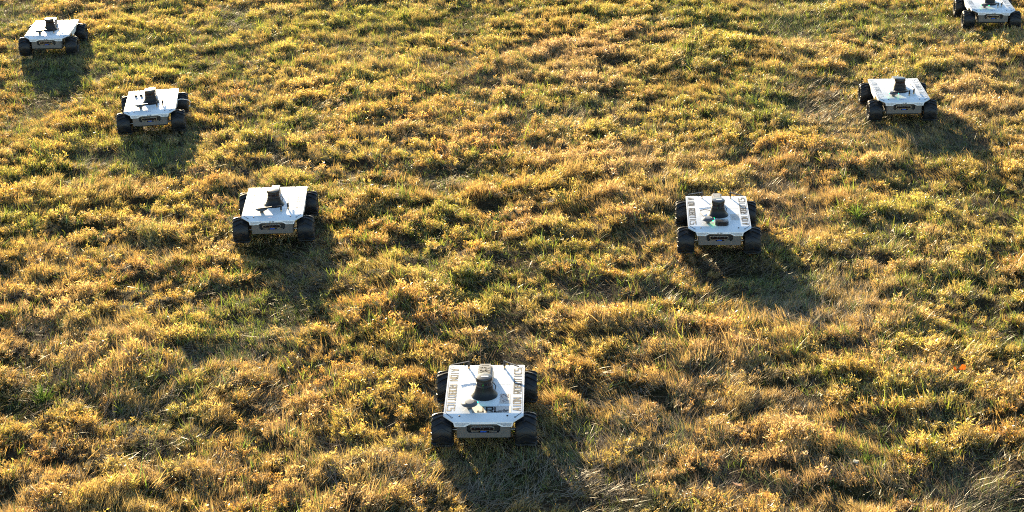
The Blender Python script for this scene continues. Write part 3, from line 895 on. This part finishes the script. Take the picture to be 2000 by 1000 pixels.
    stroke(mb, [(.078, -.098), (.086, -.112), (.080, -.118)], .0018, ZP + .0007); stroke(mb, [(.092, -.094), (.100, -.106)], .0018, ZP + .0007)
    MESH['number_two'] = mb.mesh('handwritten_number', 'brownink', 0)
    mb = MB(); stroke(mb, [(.075, -.06), (.088, -.075), (.078, -.09), (.094, -.055)], .0022, ZP + .0007); stroke(mb, [(.080, -.105), (.092, -.100), (.094, -.115), (.083, -.118)], .0020, ZP + .0007)
    MESH['scribble'] = mb.mesh('handwriting', 'paleink', 0)
    mb = MB()
    for xx, ww in ((-.022, .006), (-.015, .005), (-.009, .007), (.006, .005)):
        y_ = -.2345; mb.prism([(xx, y_ - .0022), (xx + ww, y_ - .0022), (xx + ww, y_ + .0022), (xx, y_ + .0022)], zn(y_) + .0008, zn(y_) + .0012)
    MESH['blue_mark'] = mb.mesh('blue_mark', 'blueink', 0)
    mb = MB(); mb.box((-.113, .100, ZP + .008), (.020, .014, .014)); MESH['sockets'] = mb.mesh('socket', 'antenna', 30, bevel=.001)
    mb = MB(); mb.tube([(.165, .060, .150), (.185, .075, .152), (.205, .105, .140), (.232, .150, .118), (.246, .170, .096), (.240, .168, .075), (.232, .160, .070)], .0028, 8)
    MESH['white_cable'] = mb.mesh('charge_cable', 'wcable', 40)


build_meshes()


def rover(key, label, model, z=0.0):
    X, Y, t = ROV[key]
    e = bpy.data.objects.new('rover', None); C.objects.link(e)
    e.empty_display_size = .1
    e.location = (X, Y, z); tx, ty = {'A': (0, 0), 'B': (.2, -.5), 'C': (-.3, .5), 'D': (.3, -.4), 'E': (0, .6), 'F': (-.3, -.6), 'G': (.2, .4)}[key]
    e.rotation_euler = (R(tx), R(ty), R(t))
    e['label'] = label; e['category'] = 'rover'; e['group'] = 'small four wheeled robots driving over the field'
    P = lambda nm, mk, loc=(0, 0, 0), par=e, rot=(0, 0, 0): _p(nm, mk, loc, par, rot)
    def _p(nm, mk, loc, par, rot):
        o = link(nm, MESH[mk], par, loc); o.rotation_euler = rot; return o
    pl = P('top_plate', 'top_plate')
    for sx in (-1, 1): P('side_skirt', 'side_skirt%d' % sx)
    fa = P('fascia', 'fascia'); [P('vent_slot', 'vent%d%d' % (sx, k), par=fa) for sx in (-1, 1) for k in range(3)]
    if key != 'A': P('lettering', 'nose_lettering', par=fa)
    P('chassis', 'chassis')
    fp = P('front_panel', 'front_panel'); P('side_sheet', 'side_sheet', par=fp); P('side_sheet', 'side_sheet', (-.225, 0, 0), par=fp); P('recess', 'recess', par=fp); P('usb_plug', 'usb_plug', par=fp); P('camera_bracket', 'camera_bracket', par=fp); P('camera_bracket', 'camera_bracket', (.077, 0, 0), par=fp)
    dc = P('depth_camera', 'depth_camera'); P('camera_window', 'camera_window', par=dc); P('camera_lens', 'camera_lens', par=dc)
    for k, (sx, yy) in enumerate(((-1, -.1717), (1, -.1717), (-1, .2171), (1, .2171))):
        wh = P('wheel', 'wheel', (sx * .1795, yy, .0793), rot=(0.37 * (k + 1) + .2 * len(label) % 1.3, 0, 0) if sx > 0 else (0.37 * (k + 1), 0, 0))
        ty = P('tyre', 'tyre', par=wh); P('rim', 'rim', par=wh)
    for yy in (-.1717, .2171): P('axle', 'axle', (0, yy, .0793))
    P('scanner_base', 'scanner_base'); sc = P('scanner', 'scanner'); P('scanner_window', 'scanner_window', par=sc)
    for sx in (-1, 1):
        b_ = P('bolt', 'bolt', (sx * .1015, -.2305, zn(-.2305) + .0001), rot=(R(-16.7) * -1, 0, 0))
        P('bolt', 'small_bolt', (sx * .080, .192, ZP + .0001)); P('bolt', 'bolt', (sx * .099, .2365, ZP - .002), rot=(R(-70), 0, 0))
    P('line', 'line_left', par=pl); P('line', 'line_right', par=pl)
    rc = P('receiver', 'receiver', (-.061, -.172, 0))
    if model == 1:
        P('cap_label', 'cap_label', par=sc)
        P('lettering', 'text_left_ink', par=pl); P('lettering', 'text_right_ink', par=pl)
        P('paper_label', 'paper_left', par=pl); P('paper_label', 'paper_right', par=pl); P('fine_print', 'fine_print', par=pl)
        P('sticker', 'sticker_small', par=pl)
        P('cable', 'cable')
        for sx in (-1, 1):
            a = P('antenna', 'antenna_stub', (sx * .080, .206, ZP)); P('connector', 'connector', par=a)
            P('paddle', 'paddle', par=a, rot=(0, 0, R(180 + 22) if sx < 0 else R(-38)))
        if key == 'A':
            cs = P('rear_case', 'case_wide'); P('case_strip', 'case_strip', par=cs); P('case_lettering', 'case_lettering', par=cs)
            P('sticker', 'sticker_wide', par=pl); P('sticker_lettering', 'sticker_lettering', par=pl); P('handwritten_number', 'number_two', par=pl)
            P('led', 'led', (.0335, .010, ZP + .0240), par=rc)
        else:
            P('rear_case', 'case_camo'); P('radio_box', 'radio_box', (.013, -.190, 0)); P('cable', 'loop_cable'); P('handwriting', 'scribble', par=pl)
            P('led', 'led', (.0335, .008, ZP + .0240), par=rc); P('led', 'led', (.026, -.020, ZP + .0215), par=rc)
    else:
        P('lettering', 'text_left_grey', par=pl); P('lettering', 'text_right_grey', par=pl); P('blue_mark', 'blue_mark', par=pl)
        cs = P('rear_case', 'case_plain'); P('case_side_panel', 'case_side', par=cs); P('cable', 'cable')
        a = P('antenna', 'antenna_stub', (.046, -.160, ZP)); P('connector', 'connector', par=a); P('paddle', 'paddle_long', par=a, rot=(0, 0, R(196)))
        a = P('antenna', 'antenna_stub', (.082, -.124, ZP)); P('connector', 'connector', par=a); P('paddle', 'paddle_long', par=a, rot=(0, 0, R(94)))
        if key in 'FG':
            P('led', 'led', (.030, -.012, ZP + .0225), par=rc); P('led', 'led', (-.030, -.012, ZP + .0225), par=rc)
        if key == 'F': P('paper_label', 'paper_left', par=pl)
        if key == 'D': P('socket', 'sockets'); P('socket', 'sockets', (.037, 0, 0)); P('charge_cable', 'white_cable')
    return e


rover('A', 'white rover nearest the camera with DR printed on its rear case', 1)
rover('B', 'white rover right of centre with black lettering and a small black box near its nose', 1)
rover('C', 'white rover left of centre, second in the left line, below the white cabled one', 2)
rover('D', 'white rover with a white cable hanging beside its rear wheel, third in the left line', 2)
rover('E', 'white rover in the top left corner of the field, farthest of the left line', 2)
rover('F', 'white rover with two green lights beside the bare patch, third in the right line', 2)
rover('G', 'white rover cut off by the top right corner, farthest of the right line', 2)


# ------------------------------------------------------------------ single plants and leaves
def ground_z(x_, y_):
    return float(env(np.array([x_]), np.array([y_]))[0][0])


def solid_leaf_mat(name, c0, c1, trans=0.45):
    mt, n, l, out = new_mat(name)
    tc = n.new('ShaderNodeTexCoord'); ns = n.new('ShaderNodeTexNoise'); ns.inputs['Scale'].default_value = 25
    rp = n.new('ShaderNodeValToRGB'); rp.color_ramp.elements[0].color = (*c0, 1); rp.color_ramp.elements[1].color = (*c1, 1)
    rp.color_ramp.elements[0].position = .35; rp.color_ramp.elements[1].position = .65
    l.new(tc.outputs['Object'], ns.inputs['Vector']); l.new(ns.outputs['Fac'], rp.inputs[0])
    df = n.new('ShaderNodeBsdfDiffuse'); tr = n.new('ShaderNodeBsdfTranslucent'); mx = n.new('ShaderNodeMixShader'); mx.inputs[0].default_value = trans
    l.new(rp.outputs[0], df.inputs[0]); l.new(rp.outputs[0], tr.inputs[0]); l.new(df.outputs[0], mx.inputs[1]); l.new(tr.outputs[0], mx.inputs[2]); l.new(mx.outputs[0], out.inputs[0])
    return mt


MT = {'dark': solid_leaf_mat('dark_tuft', (0.045, 0.09, 0.02), (0.12, 0.17, 0.03)), 'green': solid_leaf_mat('green_tuft', (0.10, 0.18, 0.03), (0.34, 0.40, 0.06)), 'pale': solid_leaf_mat('pale_tuft', (0.36, 0.33, 0.10), (0.5, 0.42, 0.16))}


def tuft(u, v, mat, nb, hmin, hmax, wd, spread, label, seed):
    x_, y_ = g(u, v); r_ = random.Random(seed); L = Leafy(r_)
    for k in range(nb):
        a = r_.uniform(0, 6.283)
        L.blade((r_.gauss(0, .012), r_.gauss(0, .012), -.01), a, r_.uniform(.05, spread), r_.uniform(hmin, hmax), wd * r_.uniform(.7, 1.3), r_.uniform(.1, .8), (1, 1, 1), 4)
    o = link('grass_tuft', L.mesh('grass_tuft', MT[mat]), None, (x_, y_, ground_z(x_, y_)))
    o['label'] = label; o['category'] = 'grass tuft'; o['group'] = 'taller grass tufts in the field'


tuft(85, 775, 'dark', 60, .07, .14, .007, 1.15, 'wide bladed dark green tuft sprawling in the hollow at the left edge', 1)
tuft(1672, 425, 'green', 50, .07, .14, .0055, .9, 'bright green tuft in the dip behind and right of the middle right rover', 2)
tuft(1195, 82, 'pale', 34, .06, .11, .004, .7, 'pale yellow green tuft standing in the far middle of the field', 3)
tuft(1690, 905, 'dark', 40, .06, .12, .005, .9, 'dark green tuft in the hollow near the bottom right corner', 4)
tuft(1380, 625, 'green', 14, .07, .11, .0045, .5, 'small upright green tuft below the middle right rover', 5)
tuft(932, 155, 'green', 8, .06, .10, .004, .8, 'few long light green blades in the far middle of the field', 6)
tuft(815, 30, 'green', 8, .06, .12, .004, .4, 'narrow upright bright tuft near the top edge', 7)
tuft(1700, 65, 'pale', 30, .06, .11, .004, .8, 'pale tuft on the ridge near the top right', 8)


def fallen(u, v, c0, c1, size, label, seed, rot, h=.03, name='fallen_leaf'):
    x_, y_ = g(u, v); r_ = random.Random(seed)
    N_ = 9; vs = []; fs = []
    for i in range(N_):
        t = i / (N_ - 1)
        wv = math.sin(math.pi * min(1, t * .96 + .02)) ** .7 * .34 * (1 + .25 * math.sin(9 * t + seed))
        for sd_ in (-1, 0, 1):
            vs.append(((t - .5) * size, sd_ * wv * size, (.16 * abs(sd_) + .25 * (t - .5) ** 2 + r_.uniform(-.02, .02)) * size))
    for i in range(N_ - 1):
        for k in range(2): fs.append((i * 3 + k, i * 3 + k + 1, i * 3 + k + 4, i * 3 + k + 3))
    me = bpy.data.meshes.new(name); me.from_pydata(vs, [], fs); me.shade_smooth()
    me.materials.append(solid_leaf_mat('leaf_' + str(seed), c0, c1, .4))
    o = link(name, me, None, (x_, y_, ground_z(x_, y_) + h)); o.rotation_euler = rot
    o['label'] = label; o['category'] = 'leaf'; o['group'] = 'fallen leaves lying in the grass'


fallen(1862, 736, (0.6, 0.10, 0.01), (0.7, 0.2, 0.02), .040, 'small orange red leaf caught in golden weeds near the right edge', 1, (.9, .2, 1.2), .035)
fallen(1878, 733, (0.6, 0.09, 0.01), (0.6, 0.15, 0.02), .034, 'second orange red leaf just right of its twin near the right edge', 2, (1.0, -.4, .3), .035)
fallen(1438, 947, (0.28, 0.14, 0.08), (0.62, 0.50, 0.40), .055, 'curled pale brown leaf in the hollow at the lower right', 3, (.5, .2, 2.2), .02)
fallen(1670, 914, (0.6, 0.55, 0.42), (0.7, 0.64, 0.5), .030, 'short white leaf scrap in the dark tuft at lower right', 4, (.3, .1, .4), .03)
fallen(1968, 292, (0.6, 0.57, 0.5), (0.7, 0.66, 0.6), .030, 'white leaf scrap standing in shade near the right edge', 5, (.8, 1.1, .7), .03)
fallen(1020, 188, (0.5, 0.09, 0.01), (0.55, 0.14, 0.02), .030, 'rust orange leaf on the far turf behind the front rover', 6, (.6, .3, .9), .03)
